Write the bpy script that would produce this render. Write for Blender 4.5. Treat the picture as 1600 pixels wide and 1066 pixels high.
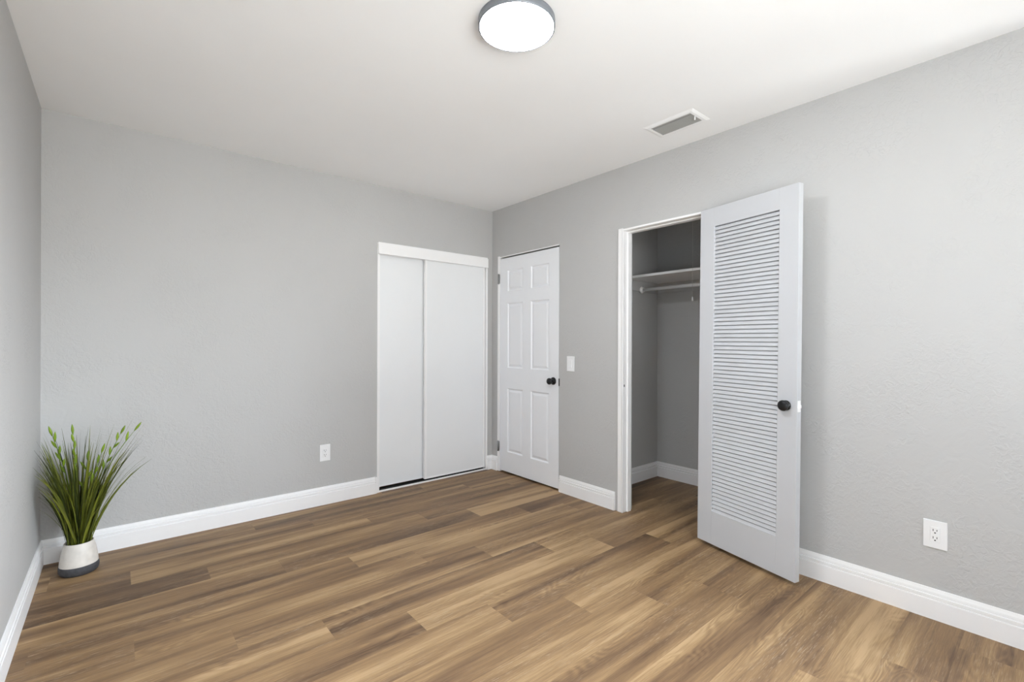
import bpy, bmesh, math, random
from mathutils import Vector, Matrix

for o in list(bpy.data.objects):
    bpy.data.objects.remove(o, do_unlink=True)
scene = bpy.context.scene
COL = scene.collection
PI = math.pi

# ------------------------------------------------------------------ camera
F_PX, CX, CY = 733.65, 804.19, 535.75          # fitted on the 1600 x 1066 photograph
YAW, ROLL = 0.70136, 0.00298
CAM = Vector((-2.7823, -3.6350, 1.2240))
cam_d = bpy.data.cameras.new('camera')
cam = bpy.data.objects.new('camera', cam_d)
COL.objects.link(cam)
cam_d.sensor_fit = 'HORIZONTAL'
cam_d.sensor_width = 36.0
cam_d.lens = F_PX / 1600 * 36.0
cam_d.shift_x = -(CX - 800) / 1600
cam_d.shift_y = (CY - 533) / 1600
cam_d.clip_start = 0.02
fw = Vector((math.sin(YAW), math.cos(YAW), 0))
rt = Vector((math.cos(YAW), -math.sin(YAW), 0))
up = Vector((0, 0, 1))
rt, up = rt * math.cos(ROLL) + up * math.sin(ROLL), up * math.cos(ROLL) - rt * math.sin(ROLL)
cam.matrix_world = Matrix(((rt.x, up.x, -fw.x, CAM.x), (rt.y, up.y, -fw.y, CAM.y),
                           (rt.z, up.z, -fw.z, CAM.z), (0, 0, 0, 1)))
scene.camera = cam

# ------------------------------------------------------------------ exposure
vs = scene.view_settings
vs.view_transform = 'Standard'
vs.look = 'None'
vs.gamma = 1.0
vs.use_curve_mapping = False
vs.exposure = 0.03
scene.cycles.use_denoising = True
scene.cycles.max_bounces = 14
scene.cycles.diffuse_bounces = 10
scene.cycles.glossy_bounces = 4
scene.cycles.transparent_max_bounces = 12
scene.cycles.sample_clamp_indirect = 6.0
scene.cycles.caustics_reflective = False
scene.cycles.caustics_refractive = False

# ------------------------------------------------------------------ light levels
LAMP_POWER = 96.0         # emission of the ceiling light's diffuser
SKY_STRENGTH = 30.0        # sky seen through the added windows
L_ROOM = 3.106             # room width (x from -L_ROOM to 0), far wall y = 0, right wall x = 0
Y_BACK = -4.50
H = 2.5
WIN_1 = (-2.90, -1.75, 0.80, 2.15)              # unseen window added in the wall behind the camera: x0, x1, z0, z1
WIN_3 = (-1.15, -0.75, 0.80, 1.90)               # narrow window added in the same wall, nearer the right wall
WIN_2 = (-4.40, -3.70, 0.80, 2.15)              # unseen window added in the right wall, past the picture's edge: y0, y1, z0, z1

# sky tuned by direction to light the room: bluish-bright past the right wall, behind the viewer a dim
# sky over brighter ground
w = bpy.data.worlds.new('sky')
scene.world = w
w.use_nodes = True
nt = w.node_tree
nt.nodes.clear()
out = nt.nodes.new('ShaderNodeOutputWorld')
bg = nt.nodes.new('ShaderNodeBackground')
tc = nt.nodes.new('ShaderNodeTexCoord')
sep = nt.nodes.new('ShaderNodeSeparateXYZ')
nt.links.new(tc.outputs['Generated'], sep.inputs[0])
mp = nt.nodes.new('ShaderNodeMapRange')
mp.inputs['From Min'].default_value = -1
mp.inputs['From Max'].default_value = 1
nt.links.new(sep.outputs['Z'], mp.inputs['Value'])
def sky_ramp(stops):
    r = nt.nodes.new('ShaderNodeValToRGB')
    cr = r.color_ramp
    cr.elements[0].position, cr.elements[0].color = stops[0][0], tuple(v / 4 for v in stops[0][1]) + (1,)
    cr.elements[1].position, cr.elements[1].color = stops[-1][0], tuple(v / 4 for v in stops[-1][1]) + (1,)
    for p_, c_ in stops[1:-1]:
        e_ = cr.elements.new(p_); e_.color = tuple(v / 4 for v in c_) + (1,)
    nt.links.new(mp.outputs[0], r.inputs[0])
    return r.outputs[0]
BACK_GROUND, BACK_SKY = (0.67, 0.675, 0.68), (0.30, 0.32, 0.345)
SIDE_GROUND, SIDE_HORIZON, SIDE_ZENITH = (0.10, 0.10, 0.10), (2.72, 2.88, 3.10), (1.75, 2.15, 2.85)
back = sky_ramp([(0.0, BACK_GROUND), (0.49, BACK_GROUND), (0.52, BACK_SKY), (1.0, BACK_SKY)])
side = sky_ramp([(0.0, SIDE_GROUND), (0.48, SIDE_GROUND), (0.53, SIDE_HORIZON), (1.0, SIDE_ZENITH)])
az = nt.nodes.new('ShaderNodeMath'); az.operation = 'MULTIPLY_ADD'      # x + 0.4 y: > 0 towards the brighter side
nt.links.new(sep.outputs['Y'], az.inputs[0]); az.inputs[1].default_value = 0.4; nt.links.new(sep.outputs['X'], az.inputs[2])
am = nt.nodes.new('ShaderNodeMapRange'); am.interpolation_type = 'SMOOTHSTEP'
am.inputs['From Min'].default_value = -0.12
am.inputs['From Max'].default_value = 0.12
nt.links.new(az.outputs[0], am.inputs['Value'])
mixw = nt.nodes.new('ShaderNodeMix'); mixw.data_type = 'RGBA'
nt.links.new(am.outputs[0], mixw.inputs['Factor'])
nt.links.new(back, mixw.inputs['A']); nt.links.new(side, mixw.inputs['B'])
nt.links.new(mixw.outputs['Result'], bg.inputs['Color'])
bg.inputs['Strength'].default_value = SKY_STRENGTH * 4
nt.links.new(bg.outputs[0], out.inputs[0])

def portal(name, win, side='back'):
    ld = bpy.data.lights.new(name, 'AREA')
    ld.shape = 'RECTANGLE'
    ld.size = win[1] - win[0]
    ld.size_y = win[3] - win[2]
    ld.cycles.is_portal = True                   # guides the sky light through the added window opening
    lo = bpy.data.objects.new(name, ld)
    u, zc = (win[0] + win[1]) / 2, (win[2] + win[3]) / 2
    if side == 'back':
        lo.location = (u, Y_BACK - 0.10, zc); d = Vector((0, 1, 0))
    else:
        lo.location = (0.10, u, zc); d = Vector((-1, 0, 0))
    lo.rotation_euler = d.to_track_quat('-Z', 'Y').to_euler()
    COL.objects.link(lo)
portal('added_window_portal', WIN_1)
portal('added_window_portal', WIN_2, 'right')
portal('added_window_portal', WIN_3)

# ================================================================== materials
def new_mat(name):
    m = bpy.data.materials.new(name)
    m.use_nodes = True
    n = m.node_tree
    b = n.nodes['Principled BSDF']
    return m, n, b

def N(n, t, **kw):
    x = n.nodes.new(t)
    for k, v in kw.items():
        setattr(x, k, v)
    return x

def plain(name, col, rough=0.5, metal=0.0, spec=0.5, var=0.03, scale=14.0, bump=0.0, bscale=120.0):
    """principled paint with a faint procedural unevenness"""
    m, n, b = new_mat(name)
    t = N(n, 'ShaderNodeTexCoord')
    nz = N(n, 'ShaderNodeTexNoise')
    nz.inputs['Scale'].default_value = scale
    nz.inputs['Detail'].default_value = 3
    n.links.new(t.outputs['Object'], nz.inputs['Vector'])
    r = N(n, 'ShaderNodeValToRGB')
    r.color_ramp.elements[0].position = 0.3
    r.color_ramp.elements[1].position = 0.7
    r.color_ramp.elements[0].color = tuple(max(0, c * (1 - var)) for c in col) + (1,)
    r.color_ramp.elements[1].color = tuple(min(1, c * (1 + var)) for c in col) + (1,)
    n.links.new(nz.outputs['Fac'], r.inputs[0])
    n.links.new(r.outputs[0], b.inputs['Base Color'])
    b.inputs['Roughness'].default_value = rough
    b.inputs['Metallic'].default_value = metal
    b.inputs['Specular IOR Level'].default_value = spec
    if bump:
        n2 = N(n, 'ShaderNodeTexNoise')
        n2.inputs['Scale'].default_value = bscale
        n2.inputs['Detail'].default_value = 4
        n.links.new(t.outputs['Object'], n2.inputs['Vector'])
        bp = N(n, 'ShaderNodeBump')
        bp.inputs['Strength'].default_value = bump
        bp.inputs['Distance'].default_value = 0.002
        n.links.new(n2.outputs['Fac'], bp.inputs['Height'])
        n.links.new(bp.outputs[0], b.inputs['Normal'])
    return m

def wall_paint(name, col):
    """grey paint over a skip-trowel plaster: flat plateaus with ragged ridges"""
    m, n, b = new_mat(name)
    t = N(n, 'ShaderNodeTexCoord')
    b.inputs['Base Color'].default_value = col + (1,)
    b.inputs['Roughness'].default_value = 0.62
    b.inputs['Specular IOR Level'].default_value = 0.35
    # patches where the trowel skipped
    big = N(n, 'ShaderNodeTexNoise')
    big.inputs['Scale'].default_value = 3.2
    big.inputs['Detail'].default_value = 3
    big.inputs['Distortion'].default_value = 0.8
    n.links.new(t.outputs['Object'], big.inputs['Vector'])
    mask = N(n, 'ShaderNodeMapRange')
    mask.inputs['From Min'].default_value = 0.40
    mask.inputs['From Max'].default_value = 0.62
    n.links.new(big.outputs['Fac'], mask.inputs['Value'])
    fine = N(n, 'ShaderNodeTexNoise')
    fine.inputs['Scale'].default_value = 34.0
    fine.inputs['Detail'].default_value = 5
    fine.inputs['Roughness'].default_value = 0.55
    fine.inputs['Distortion'].default_value = 1.4
    n.links.new(t.outputs['Object'], fine.inputs['Vector'])
    pl = N(n, 'ShaderNodeMapRange')
    pl.interpolation_type = 'SMOOTHSTEP'
    pl.inputs['From Min'].default_value = 0.42
    pl.inputs['From Max'].default_value = 0.60
    n.links.new(fine.outputs['Fac'], pl.inputs['Value'])
    mul = N(n, 'ShaderNodeMath', operation='MULTIPLY')
    n.links.new(pl.outputs[0], mul.inputs[0])
    n.links.new(mask.outputs[0], mul.inputs[1])
    sweep = N(n, 'ShaderNodeTexNoise')
    sweep.inputs['Scale'].default_value = 11.0
    sweep.inputs['Detail'].default_value = 2
    sweep.inputs['Distortion'].default_value = 2.5
    n.links.new(t.outputs['Object'], sweep.inputs['Vector'])
    add = N(n, 'ShaderNodeMath', operation='MULTIPLY_ADD')
    add.inputs[1].default_value = 0.9
    n.links.new(sweep.outputs['Fac'], add.inputs[0])
    n.links.new(mul.outputs[0], add.inputs[2])
    bp = N(n, 'ShaderNodeBump')
    bp.inputs['Strength'].default_value = 0.50
    bp.inputs['Distance'].default_value = 0.0022
    n.links.new(add.outputs[0], bp.inputs['Height'])
    n.links.new(bp.outputs[0], b.inputs['Normal'])
    return m

def floor_mat():
    """vinyl oak planks; every plank carries its own 'tone' and 'seed' attribute"""
    m, n, b = new_mat('oak_plank')
    L = n.links.new
    t = N(n, 'ShaderNodeTexCoord')
    tone = N(n, 'ShaderNodeAttribute', attribute_name='tone')
    seed = N(n, 'ShaderNodeAttribute', attribute_name='seed')
    off = N(n, 'ShaderNodeCombineXYZ')
    s1 = N(n, 'ShaderNodeMath', operation='MULTIPLY'); s1.inputs[1].default_value = 37.0
    s2 = N(n, 'ShaderNodeMath', operation='MULTIPLY'); s2.inputs[1].default_value = 91.0
    L(seed.outputs['Fac'], s1.inputs[0]); L(seed.outputs['Fac'], s2.inputs[0])
    L(s1.outputs[0], off.inputs[0]); L(s2.outputs[0], off.inputs[2])
    pos = N(n, 'ShaderNodeVectorMath', operation='ADD')
    L(t.outputs['Object'], pos.inputs[0]); L(off.outputs[0], pos.inputs[1])
    def noise(sx, sy, detail, rough=0.55, dist=0.0):
        mpn = N(n, 'ShaderNodeMapping')
        mpn.inputs['Scale'].default_value = (sx, sy, 1)
        L(pos.outputs[0], mpn.inputs['Vector'])
        z = N(n, 'ShaderNodeTexNoise')
        z.inputs['Scale'].default_value = 1.0
        z.inputs['Detail'].default_value = detail
        z.inputs['Roughness'].default_value = rough
        z.inputs['Distortion'].default_value = dist
        L(mpn.outputs[0], z.inputs['Vector'])
        return z.outputs['Fac']
    def madd(a, k, c):
        x = N(n, 'ShaderNodeMath', operation='MULTIPLY_ADD')
        L(a, x.inputs[0]); x.inputs[1].default_value = k
        if isinstance(c, (int, float)): x.inputs[2].default_value = c
        else: L(c, x.inputs[2])
        return x.outputs[0]
    broad = noise(0.85, 11.0, 2, 0.5, 0.25)          # long light / dark bands along the plank
    streak = noise(2.2, 95.0, 4, 0.6, 0.15)          # grain streaks
    fine = noise(9.0, 300.0, 3, 0.65)               # pores
    # cathedral figure: contour lines of a stretched noise
    cath = noise(1.6, 8.0, 2, 0.4, 0.35)
    sn = N(n, 'ShaderNodeMath', operation='SINE')
    L(madd(cath, 150.0, 0.0), sn.inputs[0])
    figm = N(n, 'ShaderNodeMapRange')
    figm.inputs['From Min'].default_value = 0.50; figm.inputs['From Max'].default_value = 0.64
    L(noise(1.1, 5.0, 1), figm.inputs['Value'])
    fig = N(n, 'ShaderNodeMath', operation='MULTIPLY')
    L(sn.outputs[0], fig.inputs[0]); L(figm.outputs[0], fig.inputs[1])
    v = madd(broad, 2.0, -1.0)
    v = madd(streak, 0.60, v)
    v = madd(fine, 0.75, v)
    v = madd(fig.outputs[0], 0.10, v)
    v = madd(tone.outputs['Fac'], 0.80, v)            # tone 0..1
    v = madd(v, 1.0, -0.50)
    r = N(n, 'ShaderNodeValToRGB')
    cr = r.color_ramp
    cr.elements[0].position = 0.0; cr.elements[0].color = (0.105, 0.062, 0.034, 1)
    cr.elements[1].position = 1.0; cr.elements[1].color = (0.415, 0.275, 0.146, 1)
    q = cr.elements.new(0.28); q.color = (0.170, 0.102, 0.055, 1)
    q = cr.elements.new(0.55); q.color = (0.236, 0.145, 0.073, 1)
    q = cr.elements.new(0.78); q.color = (0.315, 0.202, 0.102, 1)
    L(v, r.inputs[0])
    # cerused, greyer pores in some planks
    gm = N(n, 'ShaderNodeMapRange')
    gm.inputs['From Min'].default_value = 0.54; gm.inputs['From Max'].default_value = 0.70
    L(noise(16.0, 190.0, 4, 0.7), gm.inputs['Value'])
    gk = N(n, 'ShaderNodeMapRange')
    gk.inputs['From Min'].default_value = 0.40; gk.inputs['From Max'].default_value = 0.68
    gk.inputs['To Max'].default_value = 0.70
    L(noise(1.3, 7.0, 2), gk.inputs['Value'])
    gf = N(n, 'ShaderNodeMath', operation='MULTIPLY')
    L(gm.outputs[0], gf.inputs[0]); L(gk.outputs[0], gf.inputs[1])
    mx = N(n, 'ShaderNodeMix', data_type='RGBA')
    L(gf.outputs[0], mx.inputs['Factor'])
    L(r.outputs[0], mx.inputs['A'])
    mx.inputs['B'].default_value = (0.47, 0.37, 0.26, 1)
    # thin dark joint between planks (uv is metric within each plank)
    uv = N(n, 'ShaderNodeAttribute', attribute_name='edge_uv')
    sx = N(n, 'ShaderNodeSeparateXYZ')
    L(uv.outputs['Vector'], sx.inputs[0])
    mn = N(n, 'ShaderNodeMath', operation='MINIMUM')
    L(sx.outputs[0], mn.inputs[0]); L(sx.outputs[1], mn.inputs[1])
    jm = N(n, 'ShaderNodeMapRange')
    jm.inputs['From Min'].default_value = 0.0003; jm.inputs['From Max'].default_value = 0.0014
    L(mn.outputs[0], jm.inputs['Value'])
    hgt = madd(fine, 0.25, jm.outputs[0])
    bp = N(n, 'ShaderNodeBump')
    bp.inputs['Strength'].default_value = 0.30
    bp.inputs['Distance'].default_value = 0.0006
    L(hgt, bp.inputs['Height'])
    L(mx.outputs['Result'], b.inputs['Base Color'])
    L(bp.outputs[0], b.inputs['Normal'])
    b.inputs['Roughness'].default_value = 0.48
    b.inputs['Specular IOR Level'].default_value = 0.26
    return m

def leaf_mat(name, ca, cb, rough=0.5):
    m, n, b = new_mat(name)
    at = N(n, 'ShaderNodeAttribute', attribute_name='shade')
    r = N(n, 'ShaderNodeValToRGB')
    r.color_ramp.elements[0].color = ca + (1,)
    r.color_ramp.elements[1].color = cb + (1,)
    n.links.new(at.outputs['Fac'], r.inputs[0])
    n.links.new(r.outputs[0], b.inputs['Base Color'])
    b.inputs['Roughness'].default_value = rough
    b.inputs['Specular IOR Level'].default_value = 0.3
    return m

def emit_mat(name, col, strength):
    m, n, b = new_mat(name)
    b.inputs['Base Color'].default_value = (0.9, 0.9, 0.9, 1)
    b.inputs['Emission Color'].default_value = col + (1,)
    b.inputs['Emission Strength'].default_value = strength
    return m

def glass_mat():
    m, n, b = new_mat('window_glass')
    n.nodes.remove(b)
    o = n.nodes['Material Output']
    tr = N(n, 'ShaderNodeBsdfTransparent'); tr.inputs[0].default_value = (0.97, 0.98, 0.97, 1)
    gl = N(n, 'ShaderNodeBsdfGlossy'); gl.inputs['Roughness'].default_value = 0.02
    mx = N(n, 'ShaderNodeMixShader'); mx.inputs[0].default_value = 0.05
    n.links.new(tr.outputs[0], mx.inputs[1]); n.links.new(gl.outputs[0], mx.inputs[2])
    n.links.new(mx.outputs[0], o.inputs[0])
    return m

M_WALL = wall_paint('grey_wall_paint', (0.495, 0.493, 0.488))
M_CEIL = plain('ceiling_paint', (0.92, 0.928, 0.935), 0.8, spec=0.2, var=0.006, scale=3)
M_TRIM = plain('white_trim_paint', (0.90, 0.90, 0.905), 0.38, var=0.008, scale=6)
M_DOOR = plain('white_door_paint', (0.83, 0.845, 0.875), 0.42, var=0.01, scale=5)
M_LOUV = plain('louver_door_dimmed_white', (0.55, 0.562, 0.585), 0.42, var=0.01, scale=5)  # white door paint greyed to mimic the dim light on its face
M_SLIDE = plain('white_sliding_door_laminate', (0.83, 0.845, 0.86), 0.40, var=0.006, scale=4)
M_PLATE = plain('white_plastic', (0.83, 0.84, 0.85), 0.32, var=0.005)
M_BLACK = plain('black_metal', (0.012, 0.012, 0.013), 0.32, metal=0.4, var=0.1)
M_STEEL = plain('brushed_steel', (0.30, 0.30, 0.30), 0.42, metal=0.9, var=0.08, scale=60)
M_SLOT = plain('dark_slot', (0.015, 0.015, 0.015), 0.7, var=0.1)
M_VOID = plain('duct_shade', (0.06, 0.06, 0.06), 0.9, var=0.1)
M_RIM = plain('brushed_nickel_rim', (0.22, 0.235, 0.26), 0.45, metal=0.5, var=0.04, scale=40)
M_DIFF = emit_mat('glowing_diffuser', (0.95, 0.985, 1.04), LAMP_POWER)
M_POT = plain('cream_ceramic', (0.66, 0.62, 0.57), 0.45, var=0.10, scale=22, bump=0.15, bscale=60)
M_BAND = plain('charcoal_stone_band', (0.050, 0.050, 0.055), 0.75, var=0.25, scale=60, bump=0.4, bscale=220)
M_SOIL = plain('dark_soil', (0.02, 0.016, 0.012), 0.95, var=0.4, scale=90, bump=0.8, bscale=150)
M_LEAF = leaf_mat('grass_blade', (0.010, 0.019, 0.004), (0.200, 0.225, 0.025))
M_SPRIG = leaf_mat('bright_sprig', (0.10, 0.17, 0.010), (0.24, 0.36, 0.03))
M_CORD = plain('white_cord', (0.60, 0.59, 0.56), 0.7, var=0.05)
M_FLOOR = floor_mat()
M_GLASS = glass_mat()

# ================================================================== mesh helpers
def quad_box(bm, x0, x1, y0, y1, z0, z1):
    vs_ = [bm.verts.new(c) for c in ((x0, y0, z0), (x1, y0, z0), (x1, y1, z0), (x0, y1, z0),
                                     (x0, y0, z1), (x1, y0, z1), (x1, y1, z1), (x0, y1, z1))]
    fs = [bm.faces.new([vs_[i] for i in f]) for f in
          ((0, 3, 2, 1), (4, 5, 6, 7), (0, 1, 5, 4), (1, 2, 6, 5), (2, 3, 7, 6), (3, 0, 4, 7))]
    return vs_, fs

def bev_box(bm, x0, x1, y0, y1, z0, z1, r=0.002, seg=2):
    x0, x1 = sorted((x0, x1)); y0, y1 = sorted((y0, y1)); z0, z1 = sorted((z0, z1))
    t = bmesh.new()
    quad_box(t, x0, x1, y0, y1, z0, z1)
    if r > 0:
        bmesh.ops.bevel(t, geom=list(t.edges), offset=r, segments=seg, affect='EDGES', profile=0.5)
    join_bm(bm, t)

def join_bm(bm, t, mat=None):
    vm = {}
    for v in t.verts:
        vm[v] = bm.verts.new(mat @ v.co if mat else v.co)
    for f in t.faces:
        try:
            nf = bm.faces.new([vm[v] for v in f.verts])
            nf.smooth = f.smooth
        except ValueError:
            pass
    t.free()

def lathe(bm, prof, seg=32, axis='Z', origin=(0, 0, 0), smooth=True, start=0.0):
    """prof: list of (radius, height); revolve round an axis through origin"""
    o = Vector(origin)
    rings = []
    for r, h in prof:
        ring = []
        for k in range(seg if r > 1e-7 else 1):
            a = start + 2 * PI * k / seg
            if axis == 'Z': c = Vector((r * math.cos(a), r * math.sin(a), h))
            elif axis == 'X': c = Vector((h, r * math.cos(a), r * math.sin(a)))
            else: c = Vector((r * math.cos(a), h, r * math.sin(a)))
            ring.append(bm.verts.new(o + c))
        rings.append(ring)
    for a, b in zip(rings, rings[1:]):
        for k in range(seg):
            k2 = (k + 1) % seg
            if len(a) == 1 and len(b) == 1: continue
            if len(a) == 1: f = bm.faces.new((a[0], b[k], b[k2]))
            elif len(b) == 1: f = bm.faces.new((a[k], a[k2], b[0]))
            else: f = bm.faces.new((a[k], a[k2], b[k2], b[k]))
            f.smooth = smooth
    bmesh.ops.recalc_face_normals(bm, faces=bm.faces)

def tube(bm, pts, r, seg=8):
    """round tube along points"""
    pts = [Vector(p) for p in pts]
    rings = []
    for i, p in enumerate(pts):
        d = (pts[min(i + 1, len(pts) - 1)] - pts[max(i - 1, 0)]).normalized()
        a = d.orthogonal().normalized(); b = d.cross(a)
        rr = r[i] if isinstance(r, (list, tuple)) else r
        rings.append([bm.verts.new(p + (a * math.cos(2 * PI * k / seg) + b * math.sin(2 * PI * k / seg)) * rr)
                      for k in range(seg)])
    for A, B in zip(rings, rings[1:]):
        for k in range(seg):
            f = bm.faces.new((A[k], A[(k + 1) % seg], B[(k + 1) % seg], B[k])); f.smooth = True
    bm.faces.new(rings[0][::-1]); bm.faces.new(rings[-1])

def sweep(bm, prof, a, b, nrm, mitre_a=0.0, mitre_b=0.0):
    """extrude profile (distance from wall, height) from a to b (floor points on the wall line).
    nrm points into the room; mitre_*: how far the end shifts along the run per unit of wall distance"""
    a = Vector(a); b = Vector(b); n = Vector(nrm)
    d = (b - a).normalized()
    A = [bm.verts.new(a + n * t + d * (mitre_a * t) + Vector((0, 0, z))) for t, z in prof]
    B = [bm.verts.new(b + n * t + d * (mitre_b * t) + Vector((0, 0, z))) for t, z in prof]
    k = len(prof)
    for i in range(k):
        j = (i + 1) % k
        bm.faces.new((A[i], A[j], B[j], B[i]))
    bm.faces.new(A[::-1]); bm.faces.new(B)
    bmesh.ops.recalc_face_normals(bm, faces=bm.faces)

def obj(name, bm, mat, parent=None):
    me = bpy.data.meshes.new(name)
    bm.to_mesh(me); bm.free()
    if mat: me.materials.append(mat)
    o = bpy.data.objects.new(name, me)
    COL.objects.link(o)
    if parent: o.parent = parent
    return o

def thing(name, label, cat, loc=(0, 0, 0), kind=None, group=None):
    o = bpy.data.objects.new(name, None)
    o.empty_display_size = 0.05
    COL.objects.link(o)
    o.location = loc
    tag(o, label, cat, kind or 'thing', group)
    return o

def tag(o, label, cat, kind=None, group=None):
    o['label'] = label; o['category'] = cat
    if kind: o['kind'] = kind
    if group: o['group'] = group
    return o

def struct(name, bm, mat, label, cat):
    return tag(obj(name, bm, mat), label, cat, 'structure')

def cell_wall(bm, axis, d0, d1, u0, u1, z0, z1, holes):
    """wall slab; axis 'x' : runs along x, thickness in y (d0..d1); holes (u0,u1,z0,z1)"""
    us = sorted({u0, u1, *[h[0] for h in holes], *[h[1] for h in holes]})
    zs = sorted({z0, z1, *[h[2] for h in holes], *[h[3] for h in holes]})
    us = [u for u in us if u0 <= u <= u1]; zs = [z for z in zs if z0 <= z <= z1]
    def solid(i, j):
        if not (0 <= i < len(us) - 1 and 0 <= j < len(zs) - 1): return False
        cu = (us[i] + us[i + 1]) / 2; cz = (zs[j] + zs[j + 1]) / 2
        return not any(h[0] < cu < h[1] and h[2] < cz < h[3] for h in holes)
    cache = {}
    def V(u, d, z):
        k = (u, d, z)
        if k not in cache:
            cache[k] = bm.verts.new((u, d, z) if axis == 'x' else (d, u, z))
        return cache[k]
    for i in range(len(us) - 1):
        for j in range(len(zs) - 1):
            if not solid(i, j): continue
            a, b, c, d = us[i], us[i + 1], zs[j], zs[j + 1]
            for dd in (d0, d1):
                bm.faces.new((V(a, dd, c), V(b, dd, c), V(b, dd, d), V(a, dd, d)))
            for (ii, jj, p, q) in ((i - 1, j, (a, c), (a, d)), (i + 1, j, (b, c), (b, d)),
                                   (i, j - 1, (a, c), (b, c)), (i, j + 1, (a, d), (b, d))):
                if not solid(ii, jj):
                    bm.faces.new((V(p[0], d0, p[1]), V(q[0], d0, q[1]), V(q[0], d1, q[1]), V(p[0], d1, p[1])))
    bmesh.ops.recalc_face_normals(bm, faces=bm.faces)

# ================================================================== room shell
T = 0.115                                  # partition thickness
SL = (-1.168, -0.060, 0.0, 2.035)          # sliding closet opening in the far wall
DR = (-0.911, -0.112, 0.0, 2.034)          # six panel door opening in the right wall
CL = (-2.180, -1.548, 0.0, 2.040)          # walk-in closet opening in the right wall
XC = 1.028                                 # closet back wall
YC0, YC1 = -1.168, -2.600                  # closet side walls

bm = bmesh.new(); cell_wall(bm, 'x', 0.0, T, -L_ROOM - T, T, 0, H, [SL])
struct('wall_far', bm, M_WALL, 'long grey textured wall with the white sliding closet doors', 'wall')
bm = bmesh.new(); cell_wall(bm, 'y', 0.0, T, Y_BACK - T, 0.0, 0, H, [DR, CL, WIN_2])
struct('wall_right', bm, M_WALL, 'grey textured right wall with the panelled door and open closet', 'wall')
bm = bmesh.new(); cell_wall(bm, 'y', -L_ROOM - T, -L_ROOM, Y_BACK - T, 0.0, 0, H, [])
struct('wall_left', bm, M_WALL, 'narrow sliver of grey wall at the left edge beside the plant', 'wall')
bm = bmesh.new(); cell_wall(bm, 'x', Y_BACK - 0.15, Y_BACK, -L_ROOM, 0.0, 0, H, [WIN_1, WIN_3])
struct('wall_back', bm, M_WALL, 'grey wall with two added windows behind the viewer', 'wall')
# walk-in closet walls
bm = bmesh.new(); cell_wall(bm, 'y', XC, XC + T, YC1 - T, 0.9, 0, H, [])
struct('wall_closet_back', bm, M_WALL, 'grey back wall inside the open walk-in closet', 'wall')
bm = bmesh.new(); cell_wall(bm, 'x', YC0, YC0 + 0.09, T, XC, 0, H, [])
struct('wall_closet_left', bm, M_WALL, 'grey left side wall inside the open walk-in closet', 'wall')
bm = bmesh.new(); cell_wall(bm, 'x', YC1 - T, YC1, T, XC, 0, H, [])
struct('wall_closet_right', bm, M_WALL, 'grey right side wall of the walk-in closet, hidden by the louvered door', 'wall')
bm = bmesh.new(); cell_wall(bm, 'x', 0.80, 0.9, -L_ROOM - T, XC, 0, H, [])
cell_wall(bm, 'y', -L_ROOM - T, -L_ROOM, T, 0.80, 0, H, [])
struct('wall_sliding_closet_back', bm, M_WALL, 'back of the shallow closet behind the sliding doors', 'wall')

bm = bmesh.new(); quad_box(bm, -L_ROOM - T, XC + T, Y_BACK - 0.15, 0.9, H, H + 0.1)
struct('ceiling', bm, M_CEIL, 'smooth white ceiling with the round light and the air vent', 'ceiling')

# floor of individual plank faces, quarter-staggered
PW, PL, PY = 0.184, 1.27, -0.035
rng = random.Random(11)
TONES = {}                                  # (row, butt start x) -> tone
def tone_for(row, x0):
    best = None
    for (r, x), t in TONES.items():
        if r == row and abs(x - x0) < 0.12: best = t
    return best
for row, items in {
    0: [(-3.38, .40), (-2.11, .30), (-.84, .52)],
    1: [(-3.05, .45), (-1.778, .42), (-.508, .20)],
    2: [(-4.0, .22), (-2.73, .66), (-1.46, .30), (-.19, .45)],
    3: [(-3.69, .22), (-2.42, .48), (-1.15, .36), (.12, .35)],
    4: [(-3.36, .38), (-2.095, .28), (-.83, .74), (.44, .3)],
    5: [(-3.06, .33), (-1.786, .50), (-.51, .26), (.76, .3)],
    6: [(-4.0, .20), (-2.73, .50), (-1.46, .66), (-.19, .30)],
    7: [(-3.68, .70), (-2.41, .36), (-1.14, .42), (.13, .5)],
    8: [(-3.36, .64), (-2.09, .26), (-.83, .68), (.44, .26)],
    9: [(-3.04, .44), (-1.77, .60), (-.50, .34), (.77, .3)],
    10: [(-2.73, .62), (-1.455, .34), (-.20, .66)],
    11: [(-2.41, .44), (-1.14, .54), (.13, .4)],
    12: [(-2.1, .60), (-.83, .26), (.44, .4)],
    13: [(-3.05, .5), (-1.78, .40), (-.51, .42)],
    14: [(-2.73, .5), (-1.46, .52), (-.19, .5)],
    15: [(-2.4, .5), (-1.13, .50)],
    16: [(-2.1, .5), (-.83, .66)],
    17: [(-1.78, .5), (-.51, .40)],
    18: [(-2.73, .5), (-1.46, .56), (-.19, .48)],
}.items():
    for x, t in items: TONES[(row, x)] = t
bm = bmesh.new()
FX0, FX1, FY0, FY1 = -L_ROOM - T, XC + T, Y_BACK - 0.15, 0.9
la = bm.faces.layers.float.new('tone'); ls = bm.faces.layers.float.new('seed')
le = bm.loops.layers.float_vector.new('edge_uv')
row = int(math.floor((PY - FY1) / PW))
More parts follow.
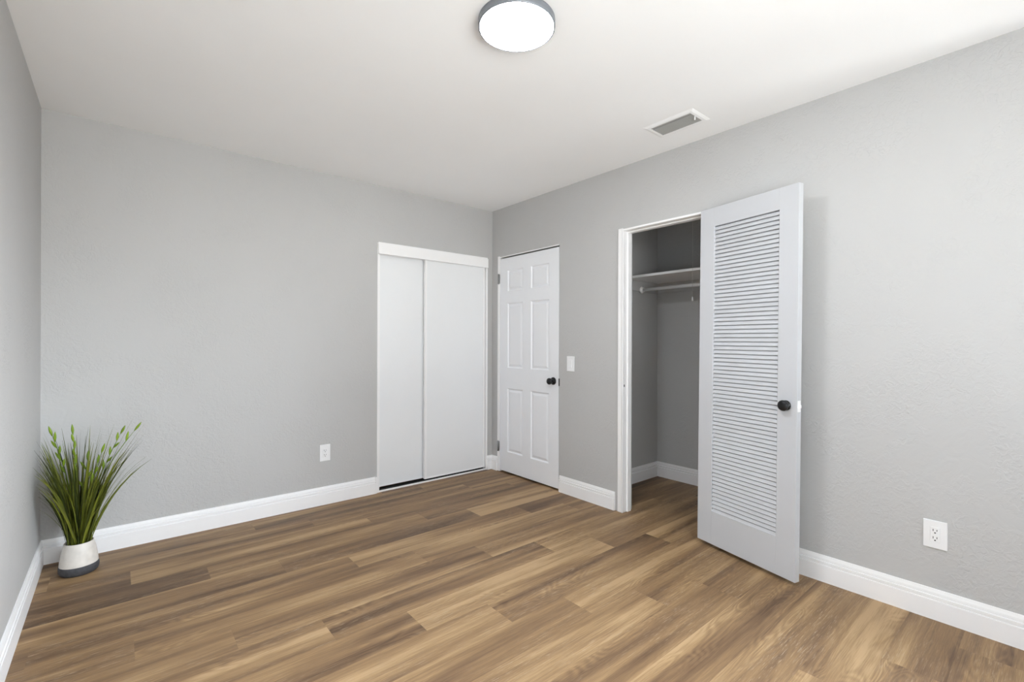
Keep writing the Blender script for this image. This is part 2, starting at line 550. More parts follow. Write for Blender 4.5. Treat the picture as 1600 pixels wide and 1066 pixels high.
while PY - row * PW > FY0:
    y1 = min(PY - row * PW, FY1); y0 = max(PY - (row + 1) * PW, FY0)
    ph = (-1.46 + (PL / 4) * (row - 2)) % PL
    x = ph + PL * math.floor((FX0 - ph) / PL)
    while x < FX1:
        a, b_ = max(x, FX0), min(x + PL, FX1)
        if b_ - a > 1e-4 and y1 - y0 > 1e-4:
            # split in four so that the edge distance interpolates linearly
            xm, ym = (a + b_) / 2, (y0 + y1) / 2
            t_ = tone_for(row, x)
            if t_ is None: t_ = rng.choice((.25, .35, .45, .5, .58, .68))
            sd = rng.random()
            for (p, q, xe) in ((a, xm, a), (xm, b_, b_)):
                for (r_, s_, ye) in ((y0, ym, y0), (ym, y1, y1)):
                    vv = [bm.verts.new((p, r_, 0)), bm.verts.new((q, r_, 0)), bm.verts.new((q, s_, 0)), bm.verts.new((p, s_, 0))]
                    f = bm.faces.new(vv)
                    f[la] = t_; f[ls] = sd
                    for lp in f.loops:
                        lp[le] = (abs(lp.vert.co.x - xe), abs(lp.vert.co.y - ye), 0)
        x += PL
    row += 1
# slab underneath
quad_box(bm, FX0, FX1, FY0, FY1, -0.10, -0.002)
struct('floor', bm, M_FLOOR, 'brown oak-look plank floor running parallel to the far wall', 'floor')

# baseboards --------------------------------------------------------
BB = [(0, 0), (.0150, 0), (.0150, .084), (.0144, .0855), (.0065, .0862), (.0065, .0907), (.0128, .0912), (.0132, .1030),
      (.0124, .1040), (.0045, .1047), (.0045, .1097), (.0098, .1105), (.0090, .1190), (.0065, .1275), (.0050, .1340), (0, .1340)]
bm = bmesh.new()
sweep(bm, BB, (-L_ROOM, 0, 0), (-1.188, 0, 0), (0, -1, 0), 1, 0)
bev_box(bm, -1.190, -1.176, -0.0145, 0, 0, .131, 0.003)
struct('baseboard_far', bm, M_TRIM, 'white grooved baseboard along the far wall left of the sliding closet', 'baseboard')
bm = bmesh.new()
sweep(bm, BB, (-0.062, 0, 0), (0, 0, 0), (0, -1, 0), 0, -1)
sweep(bm, BB, (0, 0, 0), (0, -0.092, 0), (-1, 0, 0), 1, 0)
struct('baseboard_corner', bm, M_TRIM, 'short white baseboard folding round the corner between sliding closet and panelled door', 'baseboard')
bm = bmesh.new()
sweep(bm, BB, (0, -0.922, 0), (0, -1.486, 0), (-1, 0, 0), 0, 0)
struct('baseboard_right', bm, M_TRIM, 'white grooved baseboard between the panelled door and the open closet', 'baseboard')
bm = bmesh.new()
sweep(bm, BB, (0, -2.225, 0), (0, Y_BACK, 0), (-1, 0, 0), 0, -1)
struct('baseboard_right_near', bm, M_TRIM, 'white grooved baseboard below the outlet right of the louvered door', 'baseboard')
bm = bmesh.new()
sweep(bm, BB, (-L_ROOM, Y_BACK, 0), (-L_ROOM, 0, 0), (1, 0, 0), 1, -1)
struct('baseboard_left', bm, M_TRIM, 'white baseboard on the left wall running up to the plant corner', 'baseboard')
bm = bmesh.new()
sweep(bm, BB, (0, Y_BACK, 0), (-L_ROOM, Y_BACK, 0), (0, 1, 0), 1, -1)
struct('baseboard_back', bm, M_TRIM, 'white baseboard under the added windows behind the viewer', 'baseboard')
bm = bmesh.new()
sweep(bm, BB, (T, YC0, 0), (XC, YC0, 0), (0, -1, 0), 0, -1)
sweep(bm, BB, (XC, YC0, 0), (XC, YC1, 0), (-1, 0, 0), 1, -1)
sweep(bm, BB, (XC, YC1, 0), (T, YC1, 0), (0, 1, 0), 1, 0)
struct('baseboard_closet', bm, M_TRIM, 'shaded white baseboard round the inside of the walk-in closet', 'baseboard')

# unseen windows added to light the room -----------------------------------------
def window(name, win, label, side='back'):
    # built as if in the back wall (inside = +y), then turned for the right wall
    x0, x1, z0, z1 = win
    e_ = thing(name, label, 'window', ((x0 + x1) / 2, Y_BACK, z0), 'structure')
    if side == 'right':
        e_.location = (0, (x0 + x1) / 2, z0)
        e_.rotation_euler = (0, 0, PI / 2)
    hw, hh = (x1 - x0) / 2, z1 - z0
    b = bmesh.new()
    fwid = 0.045
    bev_box(b, -hw, -hw + fwid, -.09, -.03, 0, hh); bev_box(b, hw - fwid, hw, -.09, -.03, 0, hh)
    bev_box(b, -hw + fwid, hw - fwid, -.09, -.03, 0, fwid); bev_box(b, -hw + fwid, hw - fwid, -.09, -.03, hh - fwid, hh)
    bev_box(b, -hw + fwid, hw - fwid, -.09, -.03, hh / 2 - .02, hh / 2 + .02)
    obj('window_frame', b, M_TRIM, e_)
    for (a, c) in ((fwid, hh / 2 - .02), (hh / 2 + .02, hh - fwid)):
        b = bmesh.new(); quad_box(b, -hw + fwid, hw - fwid, -.062, -.058, a, c)
        obj('pane', b, M_GLASS, e_)
    b = bmesh.new(); bev_box(b, -hw - .04, hw + .04, -.03, .04, -.03, 0, .004)
    obj('window_sill', b, M_TRIM, e_)
window('added_window_1', WIN_1, 'wide white sash window added in the wall behind the viewer')
window('added_window_3', WIN_3, 'narrow white sash window added in the wall behind the viewer, nearer the right wall')
window('added_window_2', WIN_2, 'white sash window added in the right wall, past the edge of the picture', 'right')

# ================================================================== sliding closet
sx0, sx1, _, sz1 = SL
# casing / jambs / tracks = trim
bm = bmesh.new()
bev_box(bm, sx0 - 0.006, sx0 + 0.014, -0.004, T, 0, sz1, 0.0015)
bev_box(bm, sx1 - 0.015, sx1 + 0.003, -0.004, T, 0, sz1, 0.0015)
bev_box(bm, sx0 + 0.014, sx1 - 0.015, 0.0, T, sz1 - 0.015, sz1 + 0.004, 0.0015)
struct('trim_1', bm, M_TRIM, 'thin white jamb lining the sliding closet opening', 'door frame')
bm = bmesh.new()
bev_box(bm, sx0 - 0.004, sx1 - 0.002, -0.020, -0.004, 1.944, 2.028, 0.002)
bev_box(bm, sx0 - 0.001, sx1 - 0.004, -0.013, -0.004, 2.028, 2.041, 0.003)
bev_box(bm, sx0 + 0.014, sx1 - 0.015, -0.004, 0.10, 2.004, 2.019, 0.001)
struct('trim_2', bm, M_TRIM, 'white fascia board over the top of the sliding closet doors', 'track cover')
trk = thing('trim_3', 'white edged floor track under the sliding closet doors', 'floor track', (sx0, 0, 0), 'structure')
b = bmesh.new()
bev_box(b, .014, sx1 - sx0 - .015, 0.000, 0.007, 0, 0.014, 0.001)
obj('track_lip', b, M_TRIM, trk)
b = bmesh.new()
bev_box(b, .014, sx1 - sx0 - .015, 0.007, 0.095, 0, 0.006, 0.0005)
bev_box(b, .014, sx1 - sx0 - .015, 0.042, 0.046, 0.006, 0.014, 0.0006)
obj('track_bed', b, M_SLOT, trk)['label'] = 'track channel darkened for the gap shade'  # near-black colour stands in for the shade under the doors

def sliding(name, x0, x1, y0, label):
    e_ = thing(name, label, 'sliding door', ((x0 + x1) / 2, y0, 0.026), 'structure')
    cx, cy, cz = e_.location
    hw = (x1 - x0) / 2; hz = 1.972 - cz
    b = bmesh.new()
    bev_box(b, -hw + .016, hw - .016, .004, .024, .010, hz - .004, 0.001)
    obj('panel', b, M_SLIDE, e_)
    for s in (-1, 1):
        b = bmesh.new()
        bev_box(b, s * hw, s * (hw - .018), 0, .028, 0, hz, 0.002)
        obj('stile', b, M_TRIM, e_)
    b = bmesh.new(); bev_box(b, -hw + .018, hw - .018, .001, .026, 0, .012, 0.001)
    obj('bottom_rail', b, M_TRIM, e_)
    b = bmesh.new(); bev_box(b, -hw + .018, hw - .018, .001, .026, hz - .02, hz, 0.001)
    obj('top_rail', b, M_TRIM, e_)
sliding('door_1', sx0 + 0.016, -0.640, 0.056, 'white flush sliding closet door on the left, set back behind the other')
sliding('door_2', -0.731, sx1 - 0.022, 0.008, 'white flush sliding closet door on the right, in front of the other')

# ================================================================== six-panel door
dy0, dy1, _, dz1 = DR                       # -0.911 .. -0.112
bm = bmesh.new()
bev_box(bm, -0.004, T, dy1 - 0.010, dy1 + 0.022, 0, dz1 + 0.014, 0.003)
bev_box(bm, 0.014, T, dy0 - 0.001, dy0 + 0.002, 0, dz1, 0.0005)
bev_box(bm, -0.002, 0.006, dy0 + 0.002, dy1 - 0.010, dz1 - 0.002, dz1 + 0.006, 0.001)
bev_box(bm, 0.042, T - 0.02, dy1 - 0.020, dy1 - 0.010, 0, dz1 - 0.003, 0.001)
bev_box(bm, 0.042, T - 0.02, dy0 + 0.002, dy0 + 0.012, 0, dz1 - 0.003, 0.001)
struct('trim_4', bm, M_TRIM, 'thin white jamb round the six panel door', 'door frame')

DY0, DY1, DZ0, DZ1 = -0.9065, -0.127, 0.017, 2.019
door = thing('door_3', 'closed white six panel door with black knob beside the corner', 'door', (0, DY1, DZ0), 'structure')
def six_panel():
    b = bmesh.new()
    W, HH = DY1 - DY0, DZ1 - DZ0
    # local: s from hinge (0) to latch (W) -> y = -s ; z ; face at x = 0
    us = [0, .108, .326, .432, .664, W]
    panels = []
    for (z0, z1) in ((.185, .782), (.972, 1.578), (1.686, 1.886)):
        for (a, c) in ((us[1], us[2]), (us[3], us[4])):
            panels.append((a, c, z0, z1))
    zs = [0, .185, .782, .972, 1.578, 1.686, 1.886, HH]
    V = lambda s, z, d: b.verts.new((d, -s, z))
    for i in range(5):
        for j in range(7):
            a, c, z0, z1 = us[i], us[i + 1], zs[j], zs[j + 1]
            if (a, c, z0, z1) in panels:
                loops = []
                for ins, dep in ((0, 0), (.003, .0015), (.009, .0105), (.015, .0110), (.033, .0035), (.036, .0030)):
                    loops.append([V(a + ins, z0 + ins, dep), V(c - ins, z0 + ins, dep), V(c - ins, z1 - ins, dep), V(a + ins, z1 - ins, dep)])
                for l0, l1 in zip(loops, loops[1:]):
                    for k in range(4):
                        b.faces.new((l0[k], l0[(k + 1) % 4], l1[(k + 1) % 4], l1[k]))
                b.faces.new(loops[-1])
            else:
                b.faces.new((V(a, z0, 0), V(c, z0, 0), V(c, z1, 0), V(a, z1, 0)))
    # back and sides
    th = .035
    for q in (((0, 0, th), (W, 0, th), (W, HH, th), (0, HH, th)), ((0, 0, 0), (0, HH, 0), (0, HH, th), (0, 0, th)),
              ((W, 0, 0), (W, HH, 0), (W, HH, th), (W, 0, th)), ((0, 0, 0), (W, 0, 0), (W, 0, th), (0, 0, th)),
              ((0, HH, 0), (W, HH, 0), (W, HH, th), (0, HH, th))):
        b.faces.new([V(*c) for c in q])
    bmesh.ops.remove_doubles(b, verts=b.verts, dist=1e-5)
    bmesh.ops.recalc_face_normals(b, faces=b.faces)
    return b
obj('door_panel', six_panel(), M_DOOR, door)

def knob_bm(b, axis_origin, seg=32):
    """rose, neck and round knob turned along -x"""
    lathe(b, [(0, 0), (.031, 0), (.032, -.003), (.031, -.007), (.026, -.010), (.012, -.012), (.0105, -.020), (.011, -.028),
              (.018, -.033), (.0255, -.040), (.0278, -.048), (.0265, -.056), (.021, -.062), (.012, -.0655), (0, -.0665)],
          seg, 'X', axis_origin)
b = bmesh.new(); knob_bm(b, (0, -(0.845 + DY1), 0.905 - DZ0))
obj('door_knob', b, M_BLACK, door)['label'] = 'round black knob'
def hinge_bm(b, x, y, z0, z1):
    tube(b, [(x, y, z0 - .004), (x, y, z0 - .002), (x, y, z1 + .002), (x, y, z1 + .004)], [.003, .0062, .0062, .003], 12)
    for k in range(1, 5):
        zz = z0 + (z1 - z0) * k / 5
        tube(b, [(x, y, zz - .0006), (x, y, zz + .0006)], .0066, 12)
    bev_box(b, x + .003, x + .006, y - .016, y + .016, z0, z1, .0006, 1)
for z0, z1 in ((1.786, 1.876), (0.194, 0.286)):
    b = bmesh.new(); hinge_bm(b, -.0095, .0175, z0 - DZ0, z1 - DZ0)
    obj('hinge', b, M_STEEL, door)['label'] = 'grey steel hinge'
b = bmesh.new(); bev_box(b, -.0032, -.0002, -.7905, -.7798, .868 - DZ0, .930 - DZ0, .0006, 1)
obj('latch_plate', b, M_SLOT, door)['label'] = 'black latch plate'

# ================================================================== walk-in closet
cy0, cy1, _, cz1 = CL                       # -2.180 .. -1.548
fr = thing('trim_5', 'white rounded frame round the open walk-in closet doorway', 'door frame', (0, cy1, 0), 'structure')
b = bmesh.new()
bev_box(b, -0.012, 0.0, cy1 + 0.036, cy1 - 0.010, 0, 2.052, 0.006, 3)
bev_box(b, -0.012, T - 0.020, cy1 - 0.010, cy1 + 0.002, 0, 2.040, 0.004, 3)
bev_box(b, 0.038, T - 0.034, cy1 - 0.020, cy1 - 0.008, 0, 2.030, 0.003, 3)
bev_box(b, -0.006, 0.0, cy0 - 0.036, cy0 + 0.010, 0, 2.046, 0.003, 2)
bev_box(b, 0.0, T - 0.020, cy0 - 0.0, cy0 + 0.010, 0, 2.040, 0.003, 2)
bev_box(b, -0.010, 0.0, cy0 - 0.030, cy1 + 0.0, 2.030, 2.046, 0.004, 3)
bev_box(b, -0.006, T - 0.020, cy0 + 0.010, cy1 - 0.010, 2.030, 2.040, 0.003, 2)
bev_box(b, 0.038, T - 0.034, cy0 + 0.010, cy1 - 0.020, 2.022, 2.032, 0.003, 2)
bmesh.ops.translate(b, verts=b.verts, vec=(0, -cy1, 0))
obj('jamb', b, M_TRIM, fr)
b = bmesh.new(); bev_box(b, -0.004, 0.014, -0.0112, -0.0100, .893, .939, 0.0004, 1)
obj('strike_plate', b, M_TRIM, fr)
b = bmesh.new(); bev_box(b, 0.001, 0.010, -0.0119, -0.0108, .908, .925, 0.0004, 1)
obj('strike_hole', b, M_SLOT, fr)['label'] = 'small dark latch hole'

# shelf, cleats, rod, cord
shelf = thing('closet_shelf', 'white board shelf high across the walk-in closet above the rod', 'shelf', (0.77, YC0, 1.77))
b = bmesh.new(); bev_box(b, .515, XC - .001, YC1 + .001, YC0 - .001, 1.770, 1.790, .0015)
bmesh.ops.translate(b, verts=b.verts, vec=(-.77, -YC0, -1.77)); obj('shelf_board', b, M_TRIM, shelf)
bm = bmesh.new()
bev_box(bm, XC - .019, XC - .0, YC1, YC0, 1.682, 1.7695, .001)
bev_box(bm, .53, XC - .019, YC0 - .019, YC0, 1.682, 1.7695, .001)
struct('trim_6', bm, M_WALL, 'grey cleat boards on the closet walls under the shelf', 'cleat')

rod = thing('clothes_rod', 'white round clothes rod under the walk-in closet shelf', 'clothes rod', (.752, YC0, 1.693))
b = bmesh.new(); tube(b, [(0, -.021, 0), (0, YC1 - YC0 + .002, 0)], .0140, 20)
obj('rail', b, M_TRIM, rod)
b = bmesh.new()
lathe(b, [(0, -.019), (.030, -.019), (.030, -.023), (.022, -.026), (.021, -.040), (.0143, -.040), (.0143, -.024), (0, -.024)], 24, 'Y')
obj('rod_socket', b, M_TRIM, rod)

pull = thing('pull_cord', 'thin white light pull cord hanging in front of the closet shelf', 'cord', (.42, -1.853, H))
b = bmesh.new(); tube(b, [(0, 0, -.02), (0, 0, -.94)], .0013, 8); obj('cord', b, M_CORD, pull)
b = bmesh.new(); lathe(b, [(0, -.934), (.002, -.935), (.004, -.944), (.0065, -.957), (.006, -.966), (0, -.969)], 16); obj('pull_weight', b, M_PLATE, pull)
b = bmesh.new(); lathe(b, [(0, 0), (.055, 0), (.055, -.012), (.035, -.022), (0, -.022)], 28); obj('ceiling_mount', b, M_PLATE, pull)

# ================================================================== louvered door
LD_O = Vector((-0.05246, -2.15280, 0.02624))
LD_X = Vector((-0.22371, -0.97464, -0.00580)).normalized()      # hinge -> free edge
LD_Y = Vector((0.97465, -0.22369, -0.00440))                    # through the thickness, towards the wall
LD_Y = (LD_Y - LD_X * LD_Y.dot(LD_X)).normalized()
LD_Z = LD_X.cross(LD_Y)
if LD_Z.z < 0: LD_Z = -LD_Z
LW, LH, LT = 0.6082, 2.0089, 0.035
ld = thing('door_4', 'white louvered closet door with black knob, swung open against the right wall', 'door', LD_O, 'structure')
# proper rotation: local x = -LD_X, local y = ... keep right-handed with z up
handed = LD_X.cross(LD_Y).dot(LD_Z)
SGN = 1 if handed > 0 else -1
ld.matrix_world = Matrix(((SGN * LD_X.x, LD_Y.x, LD_Z.x, LD_O.x), (SGN * LD_X.y, LD_Y.y, LD_Z.y, LD_O.y),
                          (SGN * LD_X.z, LD_Y.z, LD_Z.z, LD_O.z), (0, 0, 0, 1)))
def S(a): return SGN * a
A0, A1, B0, B1 = 0.101, 0.5055, 0.195, 1.8965
b = bmesh.new()
bev_box(b, S(0), S(A0), 0, LT, 0, LH, .0012); bev_box(b, S(A1), S(LW), 0, LT, 0, LH, .0012)
bev_box(b, S(A0), S(A1), 0, LT, 0, B0, .0008); bev_box(b, S(A0), S(A1), 0, LT, B1, LH, .0008)
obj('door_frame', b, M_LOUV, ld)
NS = 72
pitch = (B1 - B0) / NS
b = bmesh.new()
prof = [(.0030, .0006), (.0036, .0022), (.0094, .0172), (.0112, .0188), (.0280, .0358), (.0300, .0345), (.0300, .0220), (.0068, -.0008), (.0042, -.0008)]
for k in range(NS):
    z = B0 + pitch * k
    P0 = [b.verts.new((S(A0 - .003), d, min(z + h, B1 + .002))) for d, h in prof]
    P1 = [b.verts.new((S(A1 + .003), d, min(z + h, B1 + .002))) for d, h in prof]
    for i in range(len(prof)):
        j = (i + 1) % len(prof)
        f = b.faces.new((P0[i], P0[j], P1[j], P1[i])); f.smooth = False
bmesh.ops.recalc_face_normals(b, faces=b.faces)
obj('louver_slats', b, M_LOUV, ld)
def to_local(b, s, z):
    """the turned knob points along -x; turn it to point along -y of the door"""
    m = Matrix(((0, S(1), 0, S(s)), (1, 0, 0, 0), (0, 0, 1, z), (0, 0, 0, 1)))
    bmesh.ops.transform(b, matrix=m, verts=b.verts)
    bmesh.ops.recalc_face_normals(b, faces=b.faces)
b = bmesh.new()
lathe(b, [(0, 0), (.0255, 0), (.0262, -.003), (.0250, -.0065), (.0140, -.008), (.0130, -.012), (.0200, -.015), (.0262, -.020), (.0276, -.026),
          (.0262, -.032), (.0200, -.0365), (.0100, -.0385), (0, -.0390)], 32, 'X')
to_local(b, .553, .8853)
obj('door_knob', b, M_BLACK, ld)['label'] = 'round black knob'
b = bmesh.new(); bev_box(b, S(LW - .001), S(LW + .0012), .006, .029, .857, .914, .0005, 1)
obj('latch_plate', b, M_TRIM, ld)
b = bmesh.new(); bev_box(b, S(LW), S(LW + .011), .011, .023, .876, .894, .004, 3)
obj('latch_bolt', b, M_TRIM, ld)
for hz in (.245, 1.72):
    b = bmesh.new()
    tube(b, [(S(-.004), LT + .002, hz), (S(-.004), LT + .002, hz + .075)], .0055, 12)
    bev_box(b, S(-.002), S(.0), .004, LT, hz, hz + .075, .0004, 1)
    obj('hinge', b, M_BLACK if hz < 1 else M_TRIM, ld)

# ================================================================== outlets and switch
def place(e_, b, wall):
    pass
def plate(name, label, cat, loc, wall, w_, h_, kind):
    """local frame: u across the wall, z up, d out of the wall; wall 'far' (normal -y) or 'right' (normal -x)"""
    e_ = thing(name, label, cat, loc)
    if wall == 'right':
        e_.rotation_euler = (0, 0, -PI / 2)       # local -y -> world -x
    b = bmesh.new()
    bev_box(b, -w_ / 2, w_ / 2, -.0065, 0, -h_ / 2, h_ / 2, .0022, 3)
    obj('cover_plate', b, M_PLATE, e_)
    if kind == 'outlet':
        b = bmesh.new(); bev_box(b, -.0168, .0168, -.0085, -.004, -.0335, .0335, .0012, 2)
        face = obj('receptacle', b, M_PLATE, e_)
        for zc in (.0165, -.0165):
            for (u, hh) in ((-.0064, .0048), (.0064, .0040)):
                b = bmesh.new(); bev_box(b, u - .0013, u + .0013, -.0088, -.0080, zc + .003 - hh, zc + .003 + hh, .0003, 1)
                obj('slot', b, M_SLOT, face)
            b = bmesh.new(); lathe(b, [(0, -.0088), (.0028, -.0088), (.0028, -.0080), (0, -.0080)], 14, 'Y', (0, 0, zc - .0085))
            obj('ground_hole', b, M_SLOT, face)
    else:
        b = bmesh.new(); bev_box(b, -.0168, .0168, -.0082, -.004, -.0335, .0335, .0010, 2)
        fr_ = obj('switch_frame', b, M_PLATE, e_)
        b = bmesh.new()
        t = bmesh.new()
        prof_ = [(-.0078, .031), (-.0086, .031), (-.0100, .001), (-.0135, -.0300), (-.0078, -.031)]
        q0 = [t.verts.new((-.0145, d, z)) for d, z in prof_]; q1 = [t.verts.new((.0145, d, z)) for d, z in prof_]
        for i in range(5):
            j = (i + 1) % 5
            t.faces.new((q0[i], q0[j], q1[j], q1[i]))
        t.faces.new(q0); t.faces.new(q1[::-1])
        bmesh.ops.recalc_face_normals(t, faces=t.faces)
        join_bm(b, t)
        obj('rocker', b, M_PLATE, e_)
    return e_
plate('wall_outlet', 'white duplex outlet low on the far wall left of the sliding closet', 'outlet', (-1.5870, 0, .3895), 'far', .077, .124, 'outlet')
plate('wall_outlet', 'white duplex outlet low on the right wall beyond the louvered door', 'outlet', (0, -3.248, .3765), 'right', .082, .123, 'outlet')
plate('light_switch', 'white rocker light switch beside the six panel door', 'switch', (0, -1.043, 1.056), 'right', .080, .122, 'switch')

# ================================================================== ceiling light and vent
lamp = thing('ceiling_light', 'round flush ceiling light with glowing white disc and thin metal rim', 'ceiling light', (-1.5775, -2.2155, H))
b = bmesh.new()
lathe(b, [(0, 0), (.1495, 0), (.1515, -.002), (.1518, -.026), (.1512, -.0300), (.1490, -.0315), (.1470, -.0312), (.1460, -.0300), (.1460, -.010), (0, -.010)], 96)
obj('lamp_housing', b, M_RIM, lamp)
b = bmesh.new()
lathe(b, [(0, -.012), (.1456, -.012), (.1456, -.0290), (.1440, -.0296), (0, -.0298)], 96)
obj('diffuser', b, M_DIFF, lamp)['label'] = 'glowing white diffuser'

vent = thing('ceiling_vent', 'white rectangular air vent with grey slats in the ceiling', 'vent', (-.308, -2.152, H))
VX, VY, SXh, SYh = .098, .158, .066, .126
b = bmesh.new()
def frame_ring(bm_, ox, oy, ix, iy, z0, z1, zi):
    o_ = [(-ox, -oy), (ox, -oy), (ox, oy), (-ox, oy)]
    i_ = [(-ix, -iy), (ix, -iy), (ix, iy), (-ix, iy)]
    L0 = [bm_.verts.new((*p, z0)) for p in o_]
    L1 = [bm_.verts.new((*p, z1)) for p in o_]
    L2 = [bm_.verts.new((p[0] * .84, p[1] * .90, zi)) for p in o_]
    L3 = [bm_.verts.new((*p, zi)) for p in i_]
    L4 = [bm_.verts.new((*p, z0)) for p in i_]
    for A_, B_ in ((L0, L1), (L1, L2), (L2, L3), (L3, L4)):
        for k in range(4):
            bm_.faces.new((A_[k], A_[(k + 1) % 4], B_[(k + 1) % 4], B_[k]))
    bmesh.ops.recalc_face_normals(bm_, faces=bm_.faces)
frame_ring(b, VX, VY, SXh, SYh, 0, -.0008, -.0060)
obj('vent_frame', b, M_CEIL, vent)
b = bmesh.new(); quad_box(b, -SXh - .002, SXh + .002, -SYh - .002, SYh + .002, -.0012, -.0002)
obj('duct_shade_sheet', b, M_VOID, vent)  # dark sheet below the ceiling stands in for the duct's inner shade
b = bmesh.new()
nb = 8
for k in range(nb):
    xc = -SXh + .022 + (k + .5) * (2 * SXh - .022) / nb
    dx, dz = .0033, .0010
    vv = [(xc - dx, -.0040 + dz), (xc - dx + .0004, -.0032 + dz), (xc + dx, -.0048 - dz), (xc + dx - .0006, -.0056 - dz)]
    q0 = [b.verts.new((x_, -SYh, z_)) for x_, z_ in vv]; q1 = [b.verts.new((x_, SYh, z_)) for x_, z_ in vv]
    for i in range(4):
        b.faces.new((q0[i], q0[(i + 1) % 4], q1[(i + 1) % 4], q1[i]))
bev_box(b, -SXh, -SXh + .019, -SYh, SYh, -.0042, -.0034, 0)
bmesh.ops.recalc_face_normals(b, faces=b.faces)
obj('vent_slats', b, plain('vent_slat_paint', (0.36, 0.36, 0.345), .5), vent)
b = bmesh.new(); bev_box(b, -.012, -.005, -SYh + .001, -SYh + .007, -.024, -.003, .0015, 2)
obj('lever', b, M_TRIM, vent)

# ================================================================== potted grass
PX, PYp = -2.9385, -0.2338
plant = thing('potted_grass', 'tall green grass plant in a cream pot in the left corner', 'plant', (PX, PYp, 0))
b = bmesh.new()
lathe(b, [(0, .030), (.0765, .0305), (.0790, .044), (.0785, .052), (.0765, .075), (.0725, .105), (.0665, .135), (.0615, .154), (.0602, .1605),
          (.0585, .1625), (.0560, .1605), (.0560, .130), (0, .130)], 56)
pot = obj('pot', b, M_POT, plant)
b = bmesh.new()
lathe(b, [(0, 0), (.070, 0), (.0775, .006), (.0815, .018), (.0822, .032), (.0808, .0455), (.0790, .0475), (0, .0475)], 56)
obj('base_band', b, M_BAND, plant)['label'] = 'charcoal stone base of the pot'
b = bmesh.new(); lathe(b, [(0, .147), (.03, .146), (.0558, .142), (.0558, .131), (0, .131)], 32); obj('soil', b, M_SOIL, plant)

rg = random.Random(5)
XMIN, YMAX = -L_ROOM + .022 - PX, -.024 - PYp      # walls in plant coordinates
def path(base, az, lean, length, droop, n=9):
    """points of a blade that starts near vertical and leans outward"""
    pts = []
    p = Vector(base); th = lean * .45
    d = length / (n - 1)
    for i in range(n):
        pts.append(p.copy())
        t = i / (n - 1)
        ang = lean * (.55 + .75 * t) + droop * t * t
        p = p + Vector((math.cos(az) * math.sin(ang), math.sin(az) * math.sin(ang), math.cos(ang))) * d
    # keep clear of the two walls
    ex = min((XMIN / q.x if q.x < XMIN else 1) for q in pts)
    ey = min((YMAX / q.y if q.y > YMAX else 1) for q in pts)
    for q in pts:
        if ex < 1 and q.x < 0: q.x *= ex
        if ey < 1 and q.y > 0: q.y *= ey
    return pts
def blade(bm_, lay, pts, wid, shade, tw):
    n = len(pts)
    prev = None
    for i, p in enumerate(pts):
        d = (pts[min(i + 1, n - 1)] - pts[max(i - 1, 0)]).normalized()
        side = d.cross(Vector((math.cos(tw), math.sin(tw), .15))).normalized()
        nrm = side.cross(d)
        t = i / (n - 1)
        wv = wid * (0.55 + 1.2 * t * (1 - t) * 1.6) * (1 - t ** 3) + .0003
        cur = [bm_.verts.new(p - side * wv), bm_.verts.new(p + nrm * wv * .45), bm_.verts.new(p + side * wv)]
        if prev:
            for k in (0, 1):
                f = bm_.faces.new((prev[k], prev[k + 1], cur[k + 1], cur[k])); f.smooth = True
                f[lay] = shade
        prev = cur
b = bmesh.new(); lay = b.faces.layers.float.new('shade')
for i in range(250):
    az = rg.uniform(0, 2 * PI)
    rr = .048 * math.sqrt(rg.random())
    base = (rr * math.cos(az), rr * math.sin(az), .140)
    lean = abs(rg.gauss(.10, .17)) + rr * 4.6
    lean = min(lean, .66)
    length = rg.uniform(.32, .62) * (1.08 - .22 * lean)
    if rg.random() < .3:                      # thin wisps
        blade(b, lay, path(base, az + rg.uniform(-.5, .5), lean * 1.25, length * .92, rg.uniform(.1, .7)), rg.uniform(.0006, .0011), rg.uniform(.2, .6), rg.uniform(0, PI))
    else:
        blade(b, lay, path(base, az + rg.uniform(-.6, .6), lean, length, rg.uniform(0, .35)), rg.uniform(.0022, .0060), rg.random() ** 1.15, rg.uniform(0, PI))
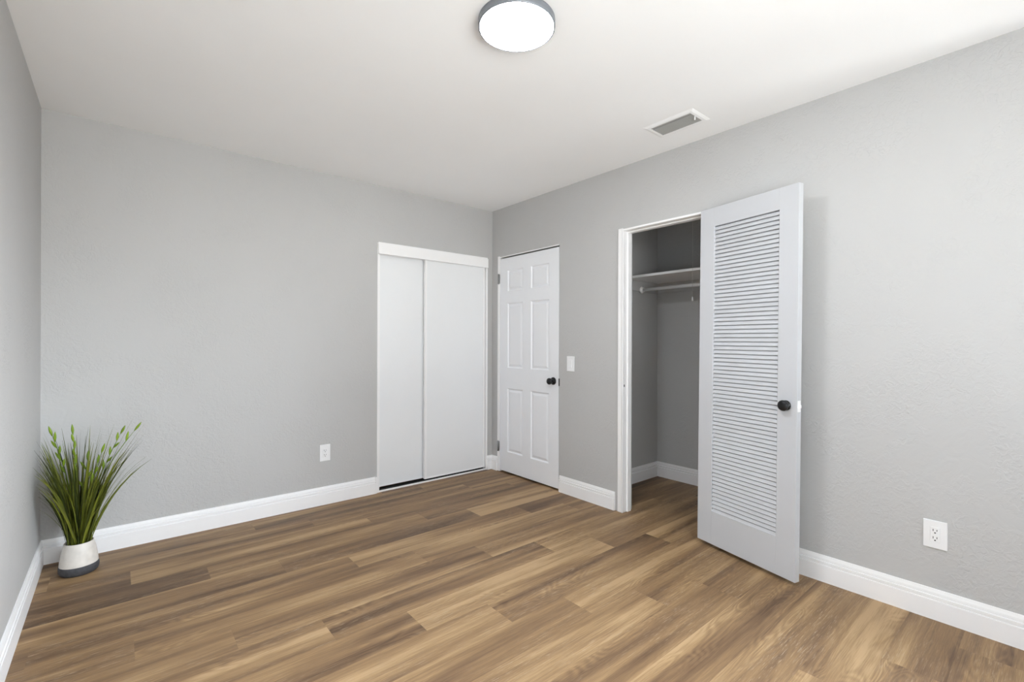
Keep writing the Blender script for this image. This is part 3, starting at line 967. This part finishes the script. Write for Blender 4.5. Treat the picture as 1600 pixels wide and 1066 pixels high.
for (az, lean, ln, wv, sh_) in ((-2.15, .62, .60, .0062, .85), (-2.35, .55, .66, .0050, .25), (-2.0, .50, .62, .0046, .15), (-2.6, .46, .66, .0042, .35),
                                (-1.9, .72, .50, .0058, .95), (-.25, .40, .68, .0055, .75), (-.45, .46, .64, .0050, .60), (-.9, .50, .58, .0060, .9),
                                (-1.3, .30, .60, .0056, .7), (-.1, .30, .70, .0050, .55), (-1.6, .18, .62, .0050, .45), (-.6, .22, .66, .0054, .65)):
    blade(b, lay, path((.03 * math.cos(az), .03 * math.sin(az), .14), az, lean, ln, .08, 11), wv, sh_, az + PI)
obj('grass_blades', b, M_LEAF, plant)
# bright sprigs of pod-like leaves on stems (height and direction read from the photo)
for (az, lean, ln, pods) in ((2.9, .17, .600, 7), (2.2, .04, .585, 6), (-.6, .20, .50, 4), (-.30, .28, .600, 6), (-.15, .42, .640, 2), (1.0, .05, .44, 4)):
    b = bmesh.new(); lay = b.faces.layers.float.new('shade')
    pts = path((rg.uniform(-.02, .02), rg.uniform(-.02, .02), .14), az, lean, ln, .1, 10)
    n0 = len(b.faces)
    tube(b, pts, [.0018] * 9 + [.0008], 6)
    for f in b.faces: f[lay] = .2
    for k in range(pods):
        t = 1 - .34 * k / max(pods - 1, 1) if pods > 2 else 1 - .1 * k
        i = min(int(t * 9), 8); fr_ = t * 9 - i
        p = pts[i].lerp(pts[i + 1], min(fr_, 1))
        sgn = 1 if k % 2 else -1
        ax = (pts[i + 1] - pts[i]).normalized()
        sd = ax.cross(Vector((math.cos(az + .8), math.sin(az + .8), 0))).normalized() * sgn
        if k == 0: dirn = ax
        else: dirn = (ax * .8 + sd * .55).normalized()
        ll = rg.uniform(.042, .060)
        q = [p + dirn * (ll * s_ / 5) + ax * (.006 * math.sin(PI * s_ / 10)) for s_ in range(6)]
        nf = len(b.faces)
        tube(b, q, [.0014, .0044, .0062, .0056, .0036, .0008], 8)
        b.faces.ensure_lookup_table()
        sh_ = rg.uniform(.35, 1)
        for f in list(b.faces)[nf:]: f[lay] = sh_
    obj('seed_sprig', b, M_SPRIG, plant)['label'] = 'bright green sprig of pods'
